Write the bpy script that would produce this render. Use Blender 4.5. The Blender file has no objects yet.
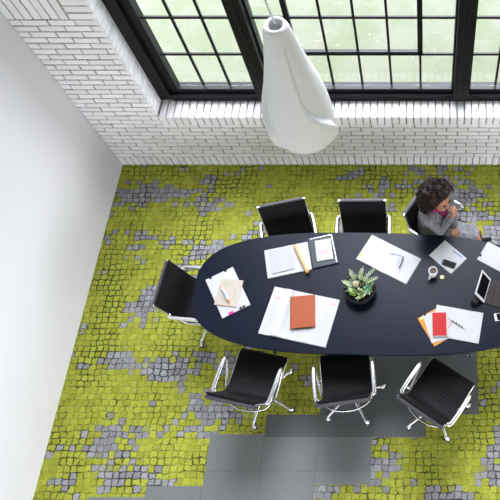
import bpy, bmesh, math, random
from mathutils import Vector, Matrix, noise as mnoise
random.seed(7)
R = math.radians
PI = math.pi
sc = bpy.context.scene
col = sc.collection

# ------------------------------------------------------------------ camera
cam = bpy.data.cameras.new('camera')
cam.sensor_width = 36.0
cam.lens = 598.0 / 500.0 * 36.0
cam.shift_x = -176.0 / 500.0
cam.clip_end = 200
cam_o = bpy.data.objects.new('camera', cam)
col.objects.link(cam_o)
cam_o.location = (0, 0, 5.74)
cam_o.rotation_euler = (R(90 - 63.776), 0, 0)
sc.camera = cam_o

# ------------------------------------------------------------------ world, sun, lights, exposure
world = bpy.data.worlds.new('sky')
sc.world = world
world.use_nodes = True
wn = world.node_tree.nodes
wbg = wn['Background']
wbg.inputs['Color'].default_value = (0.90, 0.89, 1.0, 1)
# overcast sky with a broad bright patch where the sun stands behind the cloud, beyond the window wall
SKY_BASE, SKY_GLOW = 4.5, 13.0
_tc = wn.new('ShaderNodeTexCoord')
_dot = wn.new('ShaderNodeVectorMath'); _dot.operation = 'DOT_PRODUCT'
_dot.inputs[1].default_value = Vector((0.05, 0.64, 0.77)).normalized()
_mr = wn.new('ShaderNodeMapRange'); _mr.interpolation_type = 'SMOOTHSTEP'
_mr.inputs[1].default_value = math.cos(R(21)); _mr.inputs[2].default_value = math.cos(R(6))
_mr.inputs[3].default_value = SKY_BASE; _mr.inputs[4].default_value = SKY_BASE + SKY_GLOW
_l = world.node_tree.links
_l.new(_tc.outputs['Generated'], _dot.inputs[0]); _l.new(_dot.outputs['Value'], _mr.inputs[0]); _l.new(_mr.outputs[0], wbg.inputs['Strength'])

def add_light(name, kind, loc, rot, energy, color=(1, 1, 1), **kw):
    l = bpy.data.lights.new(name, kind)
    l.energy = energy
    l.color = color
    for k, v in kw.items():
        setattr(l, k, v)
    o = bpy.data.objects.new(name, l)
    col.objects.link(o)
    o.location = loc
    o.rotation_euler = rot
    return o

# overcast daylight enters by the tall window, plus unseen low bays added at right and rear for fill;
# portals guide the sampling of the sky through those openings
def portal(name, loc, d, sx, sy):
    o = add_light(name, 'AREA', loc, (0, 0, 0), 1, shape='RECTANGLE', size=sx, size_y=sy)
    o.rotation_euler = Vector(d).to_track_quat('-Z', 'Z' if False else 'Y').to_euler()
    o.data.cycles.is_portal = True
    return o
portal('window_portal', (-0.645, 4.36, 4.15), (0, -1, 0), 4.3, 6.6)
portal('side_portal', (4.92, -1.0, 1.3), (-1, 0, 0), 5.4, 1.8)
portal('rear_portal', (0.5, -5.95, 1.75), (0, 1, 0), 7.6, 3.0)

vs = sc.view_settings
vs.view_transform = 'Standard'
vs.look = 'None'
vs.exposure = 0.9
vs.gamma = 1.0
vs.use_curve_mapping = False

# ------------------------------------------------------------------ helpers
def tag(o, label=None, cat=None, group=None, kind=None):
    if label: o['label'] = label
    if cat: o['category'] = cat
    if group: o['group'] = group
    if kind: o['kind'] = kind
    return o

def empty(name, loc, rz=0.0):
    o = bpy.data.objects.new(name, None)
    o.empty_display_size = 0.1
    o.location = loc
    o.rotation_euler = (0, 0, rz)
    col.objects.link(o)
    return o

def copy_tree(o, parent=None):
    c = o.copy()
    col.objects.link(c)
    if parent is not None:
        c.parent = parent
    for ch in [x for x in list(bpy.data.objects) if x.parent == o]:
        copy_tree(ch, c)
    return c

class MB:
    def __init__(self):
        self.bm = bmesh.new()
    def add(self, verts, faces, M=None):
        vs_ = [self.bm.verts.new(M @ Vector(v) if M is not None else v) for v in verts]
        for f in faces:
            try:
                self.bm.faces.new([vs_[i] for i in f])
            except ValueError:
                pass
        return vs_
    def box(self, c, s, rot=None, bevel=0.0, seg=2):
        M = Matrix.Translation(c)
        if rot is not None:
            M = M @ (rot if isinstance(rot, Matrix) else Matrix.Rotation(rot, 4, 'Z'))
        x, y, z = s[0] / 2, s[1] / 2, s[2] / 2
        v = [(-x, -y, -z), (x, -y, -z), (x, y, -z), (-x, y, -z), (-x, -y, z), (x, -y, z), (x, y, z), (-x, y, z)]
        f = [(0, 3, 2, 1), (4, 5, 6, 7), (0, 1, 5, 4), (1, 2, 6, 5), (2, 3, 7, 6), (3, 0, 4, 7)]
        nv = self.add(v, f, M)
        if bevel > 0:
            es = list({e for q in nv for e in q.link_edges})
            bmesh.ops.bevel(self.bm, geom=es, offset=bevel, segments=seg, affect='EDGES', profile=0.6)
        return self
    def cbox(self, c, s, b):
        """box with chamfered edges, built directly"""
        h = [q / 2 for q in s]
        ix, verts, faces = {}, [], []
        for sx in (-1, 1):
            for sy in (-1, 1):
                for sz in (-1, 1):
                    g = (sx, sy, sz)
                    for a in range(3):
                        v = [g[i] * (h[i] if i == a else h[i] - b) + c[i] for i in range(3)]
                        ix[(g, a)] = len(verts); verts.append(v)
                    faces.append([ix[(g, 0)], ix[(g, 1)], ix[(g, 2)]])
        for a in range(3):
            o1, o2 = (a + 1) % 3, (a + 2) % 3
            for sa in (-1, 1):
                q = []
                for (u, w) in ((-1, -1), (1, -1), (1, 1), (-1, 1)):
                    g = [0, 0, 0]; g[a] = sa; g[o1] = u; g[o2] = w
                    q.append(ix[(tuple(g), a)])
                faces.append(q)
            for u in (-1, 1):
                for w in (-1, 1):
                    g0 = [0, 0, 0]; g0[o1] = u; g0[o2] = w; g0[a] = -1
                    g1 = list(g0); g1[a] = 1
                    g0, g1 = tuple(g0), tuple(g1)
                    faces.append([ix[(g0, o1)], ix[(g1, o1)], ix[(g1, o2)], ix[(g0, o2)]])
        self.add(verts, faces)
        return self
    def prism(self, pts, z0, z1, bevel=0.0, seg=2, M=None):
        n = len(pts)
        v = [(p[0], p[1], z0) for p in pts] + [(p[0], p[1], z1) for p in pts]
        f = [tuple(range(n - 1, -1, -1)), tuple(range(n, 2 * n))]
        for i in range(n):
            j = (i + 1) % n
            f.append((i, j, n + j, n + i))
        nv = self.add(v, f, M)
        if bevel > 0:
            top = set(nv[n:])
            bot = set(nv[:n])
            es = [e for e in {e for q in nv for e in q.link_edges}
                  if (e.verts[0] in top and e.verts[1] in top) or (e.verts[0] in bot and e.verts[1] in bot)]
            bmesh.ops.bevel(self.bm, geom=es, offset=bevel, segments=seg, affect='EDGES', profile=0.6)
        return self
    def tube(self, pts, r, n=10, closed=False, flat=None, M=None):
        pts = [Vector(p) for p in pts]
        m = len(pts)
        rs = r if isinstance(r, (list, tuple)) else [r] * m
        rings = []
        prev = None
        for i, p in enumerate(pts):
            if closed:
                t = (pts[(i + 1) % m] - pts[i - 1])
            else:
                t = pts[min(i + 1, m - 1)] - pts[max(i - 1, 0)]
            t.normalize()
            if prev is None:
                a = Vector((0, 0, 1)) if abs(t.z) < 0.9 else Vector((1, 0, 0))
                u = t.cross(a).normalized()
            else:
                u = (prev - t * prev.dot(t))
                if u.length < 1e-5:
                    u = t.orthogonal()
                u.normalize()
            prev = u
            w = t.cross(u)
            fl = 1.0 if flat is None else flat
            ring = []
            for k in range(n):
                a = 2 * PI * k / n
                q = p + (u * math.cos(a) + w * math.sin(a) * fl) * rs[i]
                ring.append(self.bm.verts.new(M @ q if M is not None else q))
            rings.append(ring)
        for i in range(m - 1 + (1 if closed else 0)):
            a, b = rings[i], rings[(i + 1) % m]
            for k in range(n):
                self.bm.faces.new((a[k], a[(k + 1) % n], b[(k + 1) % n], b[k]))
        if not closed:
            self.bm.faces.new(rings[0][::-1])
            self.bm.faces.new(rings[-1])
        return self
    def lathe(self, prof, n=32, M=None, cap=True):
        rings = []
        for (r, z) in prof:
            ring = []
            for k in range(n):
                a = 2 * PI * k / n
                q = Vector((r * math.cos(a), r * math.sin(a), z))
                ring.append(self.bm.verts.new(M @ q if M is not None else q))
            rings.append(ring)
        for i in range(len(rings) - 1):
            a, b = rings[i], rings[i + 1]
            for k in range(n):
                self.bm.faces.new((a[k], a[(k + 1) % n], b[(k + 1) % n], b[k]))
        if cap:
            self.bm.faces.new(rings[0][::-1])
            self.bm.faces.new(rings[-1])
        return self
    def ball(self, c, r, sub=3, M=None):
        """ellipsoid; r scalar or (rx, ry, rz)"""
        if not isinstance(r, (tuple, list)):
            r = (r, r, r)
        T = Matrix.Translation(c) @ (M if M is not None else Matrix.Identity(4)) @ Matrix.Diagonal((*r, 1))
        bmesh.ops.create_icosphere(self.bm, subdivisions=sub, radius=1.0, matrix=T)
        return self
    def capsule(self, a, b, ra, rb, n=14, caps=True):
        a, b = Vector(a), Vector(b)
        d = b - a
        L = d.length
        q = d.to_track_quat('Z', 'Y').to_matrix().to_4x4()
        M = Matrix.Translation(a) @ q
        prof = []
        if caps:
            for k in range(1, 6):
                t = -PI / 2 + k * PI / 12
                prof.append((ra * math.cos(t), ra * math.sin(t)))
        for k in range(0, 7):
            t = k / 6
            prof.append((ra + (rb - ra) * t, L * t))
        if caps:
            for k in range(1, 6):
                t = k * PI / 12
                prof.append((rb * math.cos(t), L + rb * math.sin(t)))
        self.lathe(prof, n, M)
        return self
    def build(self, name, m, parent=None, smooth=False, loc=None, rz=0.0, auto=None):
        bmesh.ops.recalc_face_normals(self.bm, faces=self.bm.faces[:])
        me = bpy.data.meshes.new(name)
        self.bm.to_mesh(me)
        self.bm.free()
        for mm in (m if isinstance(m, (list, tuple)) else [m]):
            me.materials.append(mm)
        if smooth:
            for p in me.polygons:
                p.use_smooth = True
            if auto:
                me.set_sharp_from_angle(angle=R(auto))
        o = bpy.data.objects.new(name, me)
        col.objects.link(o)
        if parent is not None:
            o.parent = parent
        if loc is not None:
            o.location = loc
        o.rotation_euler.z = rz
        return o

def catmull(pts, k=6):
    pts = [Vector(p) for p in pts]
    out = []
    for i in range(len(pts) - 1):
        p0 = pts[max(i - 1, 0)]; p1 = pts[i]; p2 = pts[i + 1]; p3 = pts[min(i + 2, len(pts) - 1)]
        for j in range(k):
            t = j / k
            out.append(0.5 * ((2 * p1) + (p2 - p0) * t + (2 * p0 - 5 * p1 + 4 * p2 - p3) * t * t + (3 * p1 - p0 - 3 * p2 + p3) * t ** 3))
    out.append(pts[-1])
    return out

# ------------------------------------------------------------------ materials
class NT:
    def __init__(self, m):
        self.t = m.node_tree
        self.n = m.node_tree.nodes
    def node(self, typ, **kw):
        x = self.n.new(typ)
        for k, v in kw.items():
            setattr(x, k, v)
        return x
    def link(self, a, b):
        self.t.links.new(a, b)
    def setin(self, s, v):
        if isinstance(v, bpy.types.NodeSocket):
            self.link(v, s)
        else:
            s.default_value = v
    def math(self, op, a, b=0.0, c=0.0, clamp=False):
        x = self.node('ShaderNodeMath', operation=op)
        x.use_clamp = clamp
        self.setin(x.inputs[0], a); self.setin(x.inputs[1], b); self.setin(x.inputs[2], c)
        return x.outputs[0]
    def mix(self, f, a, b):
        x = self.node('ShaderNodeMix', data_type='RGBA')
        self.setin(x.inputs[0], f)
        self.setin(x.inputs[6], a if isinstance(a, bpy.types.NodeSocket) else (*a, 1))
        self.setin(x.inputs[7], b if isinstance(b, bpy.types.NodeSocket) else (*b, 1))
        return x.outputs[2]
    def comb(self, x, y, z=0.0):
        q = self.node('ShaderNodeCombineXYZ')
        self.setin(q.inputs[0], x); self.setin(q.inputs[1], y); self.setin(q.inputs[2], z)
        return q.outputs[0]
    def noise(self, vec, scale, detail=2.0, rough=0.5):
        x = self.node('ShaderNodeTexNoise')
        if vec is not None: self.link(vec, x.inputs['Vector'])
        x.inputs['Scale'].default_value = scale
        x.inputs['Detail'].default_value = detail
        x.inputs['Roughness'].default_value = rough
        return x.outputs[0]
    def white(self, vec):
        x = self.node('ShaderNodeTexWhiteNoise', noise_dimensions='3D')
        self.link(vec, x.inputs['Vector'])
        return x.outputs[0]
    def smooth(self, v, a, b):
        x = self.node('ShaderNodeMapRange', interpolation_type='SMOOTHSTEP')
        self.setin(x.inputs[0], v); self.setin(x.inputs[1], a); self.setin(x.inputs[2], b)
        return x.outputs[0]

MATS = {}
def mat(name, c, rough=0.5, metal=0.0, var=0.06, scale=40, bump=0.0, spec=0.22, coat=0.0, sheen=0.0):
    m = bpy.data.materials.new(name)
    m.use_nodes = True
    t = NT(m)
    b = t.n['Principled BSDF']
    tc = t.node('ShaderNodeTexCoord').outputs['Object']
    ns = t.noise(tc, scale, 3)
    lo = tuple(max(0, x * (1 - var)) for x in c); hi = tuple(min(1, x * (1 + var)) for x in c)
    t.link(t.mix(ns, lo, hi), b.inputs['Base Color'])
    b.inputs['Roughness'].default_value = rough
    b.inputs['Metallic'].default_value = metal
    b.inputs['Specular IOR Level'].default_value = spec
    b.inputs['Coat Weight'].default_value = coat
    if sheen:
        b.inputs['Sheen Weight'].default_value = sheen
    if bump:
        bp = t.node('ShaderNodeBump')
        bp.inputs['Strength'].default_value = bump
        bp.inputs['Distance'].default_value = 0.004
        t.link(ns, bp.inputs['Height'])
        t.link(bp.outputs[0], b.inputs['Normal'])
    MATS[name] = m
    return m

def srgb(r, g, b):
    f = lambda v: ((v / 255 + 0.055) / 1.055) ** 2.4 if v > 10 else v / 255 / 12.92
    return (f(r), f(g), f(b))

M_plaster = mat('white_plaster', (0.78, 0.785, 0.80), 0.75, var=0.015, scale=2.5, bump=0.02)
M_ceiling = mat('ceiling_paint', (0.35, 0.35, 0.35), 0.8, var=0.02, scale=3)
M_concrete = mat('grey_render', (0.50, 0.50, 0.50), 0.8, var=0.05, scale=3)
M_frame = mat('black_steel_paint', (0.0045, 0.005, 0.006), 0.38, var=0.25, scale=14, spec=0.22)
M_table = mat('navy_table_laminate', (0.0065, 0.0095, 0.019), 0.28, var=0.10, scale=3, spec=0.12)
M_tedge = mat('black_table_edge', (0.012, 0.012, 0.016), 0.35, var=0.1)
M_chrome = mat('polished_aluminium', (0.80, 0.81, 0.82), 0.27, 1.0, var=0.02)
M_mesh = mat('black_mesh_fabric', (0.0055, 0.005, 0.006), 0.6, var=0.25, scale=120, bump=0.25, spec=0.2)
M_band = mat('roll_sheen_grey', (0.075, 0.072, 0.085), 0.40, var=0.12, scale=90)  # grey stands in for the sheen on the black mesh roll
M_rubber = mat('black_rubber', (0.015, 0.015, 0.016), 0.5)
M_white = mat('white_paper', (0.50, 0.505, 0.515), 0.6, var=0.02, scale=25)
M_padtop = mat('pale_grey_paper', (0.43, 0.435, 0.45), 0.65, var=0.02)
M_page = mat('paper_edge', (0.50, 0.48, 0.43), 0.7, var=0.08, scale=80)
M_cream = mat('cream_card', (0.46, 0.42, 0.35), 0.65, var=0.07, scale=30)
M_tan = mat('tan_kraft', (0.50, 0.36, 0.19), 0.6, var=0.08)
M_tan2 = mat('amber_end', (0.55, 0.30, 0.06), 0.5, var=0.1)
M_orange = mat('orange_leather', (0.31, 0.072, 0.026), 0.5, var=0.14, scale=28, bump=0.15)
M_orangep = mat('orange_card', (0.62, 0.25, 0.03), 0.6, var=0.05)
M_red = mat('red_cover', (0.40, 0.006, 0.005), 0.45, var=0.06)
M_magenta = mat('magenta_cloth', (0.24, 0.022, 0.09), 0.7, var=0.25, scale=60)
M_magtab = mat('magenta_tab', (0.6, 0.02, 0.22), 0.5)
M_navy = mat('navy_vinyl', (0.010, 0.017, 0.031), 0.28, var=0.2, spec=0.35)
M_black = mat('black_plastic', (0.006, 0.006, 0.007), 0.35, spec=0.10)
M_screen = mat('black_glass_screen', (0.004, 0.004, 0.005), 0.3, spec=0.06)
M_pwhite = mat('white_plastic', (0.60, 0.60, 0.61), 0.3, var=0.02)
M_brown = mat('dark_brown_leather', (0.026, 0.020, 0.019), 0.55, var=0.15, scale=60, bump=0.1)
M_ceramic = mat('white_ceramic', (0.64, 0.63, 0.62), 0.25, var=0.02)
M_coffee = mat('coffee', (0.05, 0.02, 0.01), 0.25, var=0.2, spec=0.2)
M_bowl = mat('charcoal_bowl', (0.020, 0.021, 0.023), 0.4, var=0.2, scale=30)
M_soil = mat('dark_soil', (0.018, 0.014, 0.011), 0.95, var=0.5, scale=90, bump=1.0)
M_leaf = mat('succulent_green', (0.15, 0.26, 0.055), 0.5, var=0.35, scale=30)
M_leafp = mat('succulent_pale', (0.46, 0.56, 0.36), 0.5, var=0.22, scale=25)
M_leafb = mat('succulent_blue_green', (0.14, 0.30, 0.21), 0.5, var=0.25, scale=25)
M_cactus = mat('beige_cactus', (0.42, 0.36, 0.24), 0.7, var=0.3, scale=60)
M_blue = mat('blue_print', (0.12, 0.26, 0.45), 0.6)
M_greyp = mat('grey_print', (0.36, 0.37, 0.39), 0.7)
M_redp = mat('red_print', (0.80, 0.16, 0.08), 0.6)
M_pinkp = mat('pink_print', (0.60, 0.22, 0.30), 0.6)
M_limep = mat('lime_print', (0.50, 0.62, 0.03), 0.6)
M_greenp = mat('sage_print', (0.35, 0.42, 0.28), 0.6)
M_lemon = mat('pale_lemon', (0.72, 0.72, 0.36), 0.5)
M_skin = mat('warm_brown_skin', (0.42, 0.20, 0.115), 0.5, var=0.08, scale=18)
M_lips = mat('lip', (0.33, 0.07, 0.06), 0.4)
M_eye = mat('eye_dark', (0.02, 0.012, 0.01), 0.3)
M_hair = mat('dark_brown_hair', (0.019, 0.0085, 0.006), 0.6, var=0.5, scale=60, spec=0.22)
M_boot = mat('black_boot_leather', (0.010, 0.009, 0.010), 0.4)
M_cord = mat('pale_cord', (0.6, 0.6, 0.6), 0.5)
M_lampin = mat('grey_socket', (0.18, 0.18, 0.18), 0.35, 0.6)

def cloth_mat(name, a, b, scale):
    m = bpy.data.materials.new(name); m.use_nodes = True
    t = NT(m); p = t.n['Principled BSDF']
    tc = t.node('ShaderNodeTexCoord').outputs['Object']
    n1 = t.noise(tc, scale, 4, 0.7); n2 = t.noise(tc, scale * 0.18, 2)
    f = t.math('ADD', t.math('MULTIPLY', n1, 0.75), t.math('MULTIPLY', n2, 0.4))
    t.link(t.mix(t.smooth(f, 0.4, 0.72), a, b), p.inputs['Base Color'])
    p.inputs['Roughness'].default_value = 0.9
    bp = t.node('ShaderNodeBump'); bp.inputs['Strength'].default_value = 0.4; bp.inputs['Distance'].default_value = 0.003
    t.link(n1, bp.inputs['Height']); t.link(bp.outputs[0], p.inputs['Normal'])
    return m
M_jacket = cloth_mat('grey_tweed', (0.065, 0.067, 0.072), (0.21, 0.213, 0.222), 95)
M_skirt = cloth_mat('grey_flecked_wool', (0.075, 0.079, 0.086), (0.25, 0.256, 0.268), 120)

def shade_mat():
    m = bpy.data.materials.new('white_translucent_shade'); m.use_nodes = True
    t = NT(m); p = t.n['Principled BSDF']
    tc = t.node('ShaderNodeTexCoord').outputs['Object']
    ns = t.noise(tc, 6, 2)
    t.link(t.mix(ns, (0.78, 0.785, 0.79), (0.84, 0.845, 0.85)), p.inputs['Base Color'])
    p.inputs['Roughness'].default_value = 0.42
    p.inputs['Subsurface Weight'].default_value = 0.15
    p.inputs['Subsurface Radius'].default_value = (0.02, 0.02, 0.02)
    return m
M_shade = shade_mat()

def glass_mat():
    m = bpy.data.materials.new('clear_window_glass'); m.use_nodes = True
    t = NT(m)
    out = t.n['Material Output']
    tr = t.node('ShaderNodeBsdfTransparent'); tr.inputs[0].default_value = (0.97, 0.985, 0.98, 1)
    gl = t.node('ShaderNodeBsdfGlossy'); gl.inputs['Roughness'].default_value = 0.02
    fr = t.node('ShaderNodeFresnel'); fr.inputs[0].default_value = 1.45
    mx = t.node('ShaderNodeMixShader')
    t.link(t.math('MULTIPLY', fr.outputs[0], 0.06), mx.inputs[0]); t.link(tr.outputs[0], mx.inputs[1]); t.link(gl.outputs[0], mx.inputs[2])
    t.link(mx.outputs[0], out.inputs['Surface'])
    return m
M_glass = glass_mat()

def brick_mat():
    m = bpy.data.materials.new('white_painted_brick'); m.use_nodes = True
    t = NT(m); p = t.n['Principled BSDF']
    g = t.node('ShaderNodeNewGeometry')
    tc = g.outputs['Position']
    isl = g.outputs['Random Per Island']
    n1 = t.noise(tc, 9, 4, 0.6); n2 = t.noise(tc, 55, 3, 0.6)
    base = t.mix(isl, (0.80, 0.80, 0.81), (0.90, 0.90, 0.915))
    stain = t.smooth(n1, 0.64, 0.78)
    c = t.mix(t.math('MULTIPLY', stain, 0.22), base, (0.50, 0.36, 0.24))
    chip = t.smooth(n2, 0.72, 0.76)
    c = t.mix(t.math('MULTIPLY', chip, 0.25), c, (0.35, 0.28, 0.22))
    t.link(c, p.inputs['Base Color'])
    p.inputs['Roughness'].default_value = 0.5
    bp = t.node('ShaderNodeBump'); bp.inputs['Strength'].default_value = 0.25; bp.inputs['Distance'].default_value = 0.004
    t.link(n2, bp.inputs['Height']); t.link(bp.outputs[0], p.inputs['Normal'])
    return m
M_brick = brick_mat()
def mortar_mat():
    m = bpy.data.materials.new('brown_grey_mortar'); m.use_nodes = True
    t = NT(m); p = t.n['Principled BSDF']
    tc = t.node('ShaderNodeNewGeometry').outputs['Position']
    n1 = t.noise(tc, 14, 4, 0.6)
    t.link(t.mix(t.smooth(n1, 0.35, 0.65), (0.24, 0.19, 0.15), (0.50, 0.46, 0.41)), p.inputs['Base Color'])
    p.inputs['Roughness'].default_value = 0.95
    return m
M_mortar = mortar_mat()

def grass_mat():
    m = bpy.data.materials.new('pale_lawn'); m.use_nodes = True  # green and pale grass tones mixed by noise
    t = NT(m); p = t.n['Principled BSDF']
    tc = t.node('ShaderNodeNewGeometry').outputs['Position']
    n1 = t.noise(tc, 2.2, 4, 0.6); n2 = t.noise(tc, 28, 4, 0.7)
    c = t.mix(n2, (0.064, 0.093, 0.036), (0.132, 0.143, 0.106))
    c = t.mix(t.math('MULTIPLY', t.smooth(n1, 0.38, 0.62), 0.65), c, (0.128, 0.138, 0.106))
    t.link(c, p.inputs['Base Color'])
    p.inputs['Roughness'].default_value = 0.95
    return m
M_grass = grass_mat()

# plain grey tiles laid among the cobble-patterned ones: (x0, x1, y0, y1)
PLAIN = [(-1.5, -1.0, -4, 1.1), (-1.0, -0.5, 0.48, 1.75), (-0.5, 0.0, 0.89, 1.75), (0.0, 0.5, 1.1, 1.75), (-2.0, -1.5, -4, 0.92), (-2.5, -2.0, -4, 0.47), (-3.0, -2.5, -4, 0.38)]
# soft spots where grey cobbles gather: (x, y, rx, ry)
GREY = [(-2.9, 2.95, .35, .12), (-2.35, 2.8, .45, .16), (-2.55, 3.35, .3, .2), (-1.75, 3.2, .45, .25), (-1.6, 2.8, .3, .25), (-2.6, 2.3, .35, .2), (-2.9, 2.1, .25, .2),
        (-2.75, 1.55, .6, .16), (-2.4, 1.2, .4, .1), (-2.9, .85, .35, .16), (-2.0, 1.65, .3, .15), (-2.2, .95, .3, .14), (-2.7, .55, .5, .12), (-1.85, 1.1, .3, .1),
        (.55, 3.1, .5, .5), (.75, 2.7, .5, .4), (.3, 3.5, .4, .2), (-.5, 3.55, .5, .2), (-.9, 3.1, .3, .25), (.8, .6, .3, .5), (.3, .38, .35, .22), (-.35, .72, .15, .2), (-.75, .4, .3, .1), (.75, 1.3, .2, .3), (-3.2, 3.5, .3, .2)]
GREEN = [(-2.9, 1.85, .3, .15), (-2.4, 1.9, .3, .18), (-3.0, 3.2, .4, .15), (-2.3, 3.1, .4, .12), (-.2, 3.2, .3, .3), (-1.25, 3.4, .35, .25), (-2.7, 1.15, .4, .12), (-2.0, .75, .3, .15), (.3, .75, .25, .25), (.7, 1.7, .3, .25)]

def carpet_mat():
    m = bpy.data.materials.new('cobble_carpet_tiles'); m.use_nodes = True
    t = NT(m); p = t.n['Principled BSDF']
    pos = t.node('ShaderNodeNewGeometry').outputs['Position']
    sx = t.node('ShaderNodeSeparateXYZ'); t.link(pos, sx.inputs[0])
    X, Y = sx.outputs[0], sx.outputs[1]
    # wobble of the joints
    def wob(sc_, amp, seed):
        q = t.node('ShaderNodeVectorMath', operation='ADD'); t.link(pos, q.inputs[0]); q.inputs[1].default_value = (seed, seed * 1.7, 0)
        return t.math('MULTIPLY', t.math('SUBTRACT', t.noise(q.outputs[0], sc_, 2), 0.5), amp)
    xw = t.math('ADD', X, t.math('ADD', wob(5, .060, 3), wob(24, .036, 11)))
    yw = t.math('ADD', Y, t.math('ADD', wob(5, .060, 31), wob(24, .036, 7)))
    rowf = t.math('DIVIDE', yw, 0.059)
    row = t.math('FLOOR', rowf)
    off = t.math('MULTIPLY', t.white(t.comb(row, 3.3, 1.0)), 0.45)
    colf = t.math('ADD', t.math('DIVIDE', xw, 0.064), off)
    cl = t.math('FLOOR', colf)
    fx = t.math('SUBTRACT', colf, cl); fy = t.math('SUBTRACT', rowf, row)
    ex = t.math('MINIMUM', fx, t.math('SUBTRACT', 1.0, fx))
    ey = t.math('MINIMUM', fy, t.math('SUBTRACT', 1.0, fy))
    e = t.math('MINIMUM', ex, ey)
    rnd = t.white(t.comb(cl, row, 0.0))
    rnd2 = t.white(t.comb(cl, row, 9.0))
    cx = t.math('MULTIPLY', t.math('SUBTRACT', t.math('ADD', cl, 0.5), off), 0.064)
    cy = t.math('MULTIPLY', t.math('ADD', row, 0.5), 0.059)
    cc = t.comb(cx, cy, 0.0)
    n = t.noise(t.comb(t.math('MULTIPLY', cx, 1.3), t.math('MULTIPLY', cy, 2.4), 0.0), 1.7, 4, 0.6)
    tile = t.white(t.comb(t.math('FLOOR', t.math('DIVIDE', cx, 0.5)), t.math('FLOOR', t.math('DIVIDE', cy, 0.5)), 5.0))
    val = t.math('ADD', n, t.math('ADD', t.math('MULTIPLY', t.math('SUBTRACT', rnd, 0.5), 0.20), t.math('MULTIPLY', t.math('SUBTRACT', tile, 0.5), 0.06)))
    for sign, lst in ((1, GREY), (-1, GREEN)):
        for (gx, gy, rx, ry) in lst:
            dx = t.math('DIVIDE', t.math('SUBTRACT', cx, gx), rx); dy = t.math('DIVIDE', t.math('SUBTRACT', cy, gy), ry)
            d2 = t.math('ADD', t.math('MULTIPLY', dx, dx), t.math('MULTIPLY', dy, dy))
            w = t.math('POWER', 2.718, t.math('MULTIPLY', d2, -1.0))
            val = t.math('ADD', val, t.math('MULTIPLY', w, 0.17 * sign))
    greyf = t.smooth(val, 0.615, 0.635)
    # pile noise
    n3 = t.noise(pos, 130, 3, 0.7)
    n4 = t.noise(pos, 38, 3, 0.6)
    green = t.mix(rnd2, (0.325, 0.355, 0.024), (0.455, 0.49, 0.050))
    grey = t.mix(rnd2, (0.25, 0.25, 0.275), (0.39, 0.39, 0.42))
    c = t.mix(greyf, green, grey)
    n5 = t.noise(pos, 60, 3, 0.7)
    c = t.mix(t.math('MULTIPLY', t.smooth(n4, 0.50, 0.70), 0.46), c, (0.30, 0.30, 0.27))
    c = t.mix(t.math('MULTIPLY', t.smooth(n5, 0.42, 0.72), 0.52), c, (0.09, 0.10, 0.03))
    # joints: width and depth come and go
    jn = t.noise(pos, 2.6, 2); jn2 = t.noise(pos, 16, 2)
    wdt = t.math('MULTIPLY', t.math('ADD', jn, t.math('MULTIPLY', jn2, 0.9)), 0.120)
    joint = t.math('SUBTRACT', 1.0, t.smooth(e, t.math('MULTIPLY', wdt, 0.35), wdt))
    jdark = t.math('MULTIPLY', joint, t.math('ADD', t.math('MULTIPLY', t.smooth(t.math('ADD', jn, t.math('MULTIPLY', jn2, 0.6)), 0.60, 1.0), 0.9), t.math('MULTIPLY_ADD', greyf, 0.30, 0.12), clamp=True))
    jcol = t.mix(greyf, (0.035, 0.038, 0.012), (0.028, 0.028, 0.032))
    c = t.mix(t.math('MULTIPLY', jdark, 0.95, clamp=True), c, jcol)
    # plain grey tiles
    plain = None
    for (x0, x1, y0, y1) in PLAIN:
        a = t.math('MULTIPLY', t.math('GREATER_THAN', X, x0), t.math('LESS_THAN', X, x1))
        b = t.math('MULTIPLY', t.math('GREATER_THAN', Y, y0), t.math('LESS_THAN', Y, y1))
        q = t.math('MULTIPLY', a, b)
        plain = q if plain is None else t.math('MAXIMUM', plain, q)
    fxx = t.math('FRACT', t.math('ADD', t.math('DIVIDE', X, 0.5), 40.0))
    fyy = t.math('FRACT', t.math('ADD', t.math('DIVIDE', t.math('SUBTRACT', Y, 0.1), 0.5), 40.0))
    se = t.math('MINIMUM', t.math('MINIMUM', fxx, t.math('SUBTRACT', 1.0, fxx)), t.math('MINIMUM', fyy, t.math('SUBTRACT', 1.0, fyy)))
    seam = t.math('SUBTRACT', 1.0, t.smooth(se, 0.004, 0.014))
    ptile = t.white(t.comb(t.math('FLOOR', t.math('DIVIDE', X, 0.5)), t.math('FLOOR', t.math('DIVIDE', t.math('SUBTRACT', Y, 0.1), 0.5)), 2.0))
    pl = t.mix(t.math('ADD', t.math('MULTIPLY', n4, 0.5), t.math('MULTIPLY', ptile, 0.4)), (0.165, 0.178, 0.174), (0.30, 0.315, 0.308))
    table_shade = t.math('MULTIPLY', t.math('GREATER_THAN', Y, 0.895), t.math('GREATER_THAN', X, -1.5))  # table and chair shadow darkened into the plain tile colour
    pl = t.mix(t.math('MULTIPLY', table_shade, 0.62), pl, (0.075, 0.082, 0.08))
    pl = t.mix(t.math('MULTIPLY', n3, 0.35), pl, (0.10, 0.11, 0.11))
    pl = t.mix(t.math('MULTIPLY', seam, 0.30), pl, (0.07, 0.075, 0.075))
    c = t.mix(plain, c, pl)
    t.link(c, p.inputs['Base Color'])
    p.inputs['Roughness'].default_value = 0.95
    p.inputs['Specular IOR Level'].default_value = 0.15
    bp = t.node('ShaderNodeBump'); bp.inputs['Strength'].default_value = 0.5; bp.inputs['Distance'].default_value = 0.006
    h = t.math('SUBTRACT', n3, t.math('MULTIPLY', jdark, t.math('SUBTRACT', 1.0, plain)))
    t.link(h, bp.inputs['Height']); t.link(bp.outputs[0], p.inputs['Normal'])
    return m
M_carpet = carpet_mat()

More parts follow.
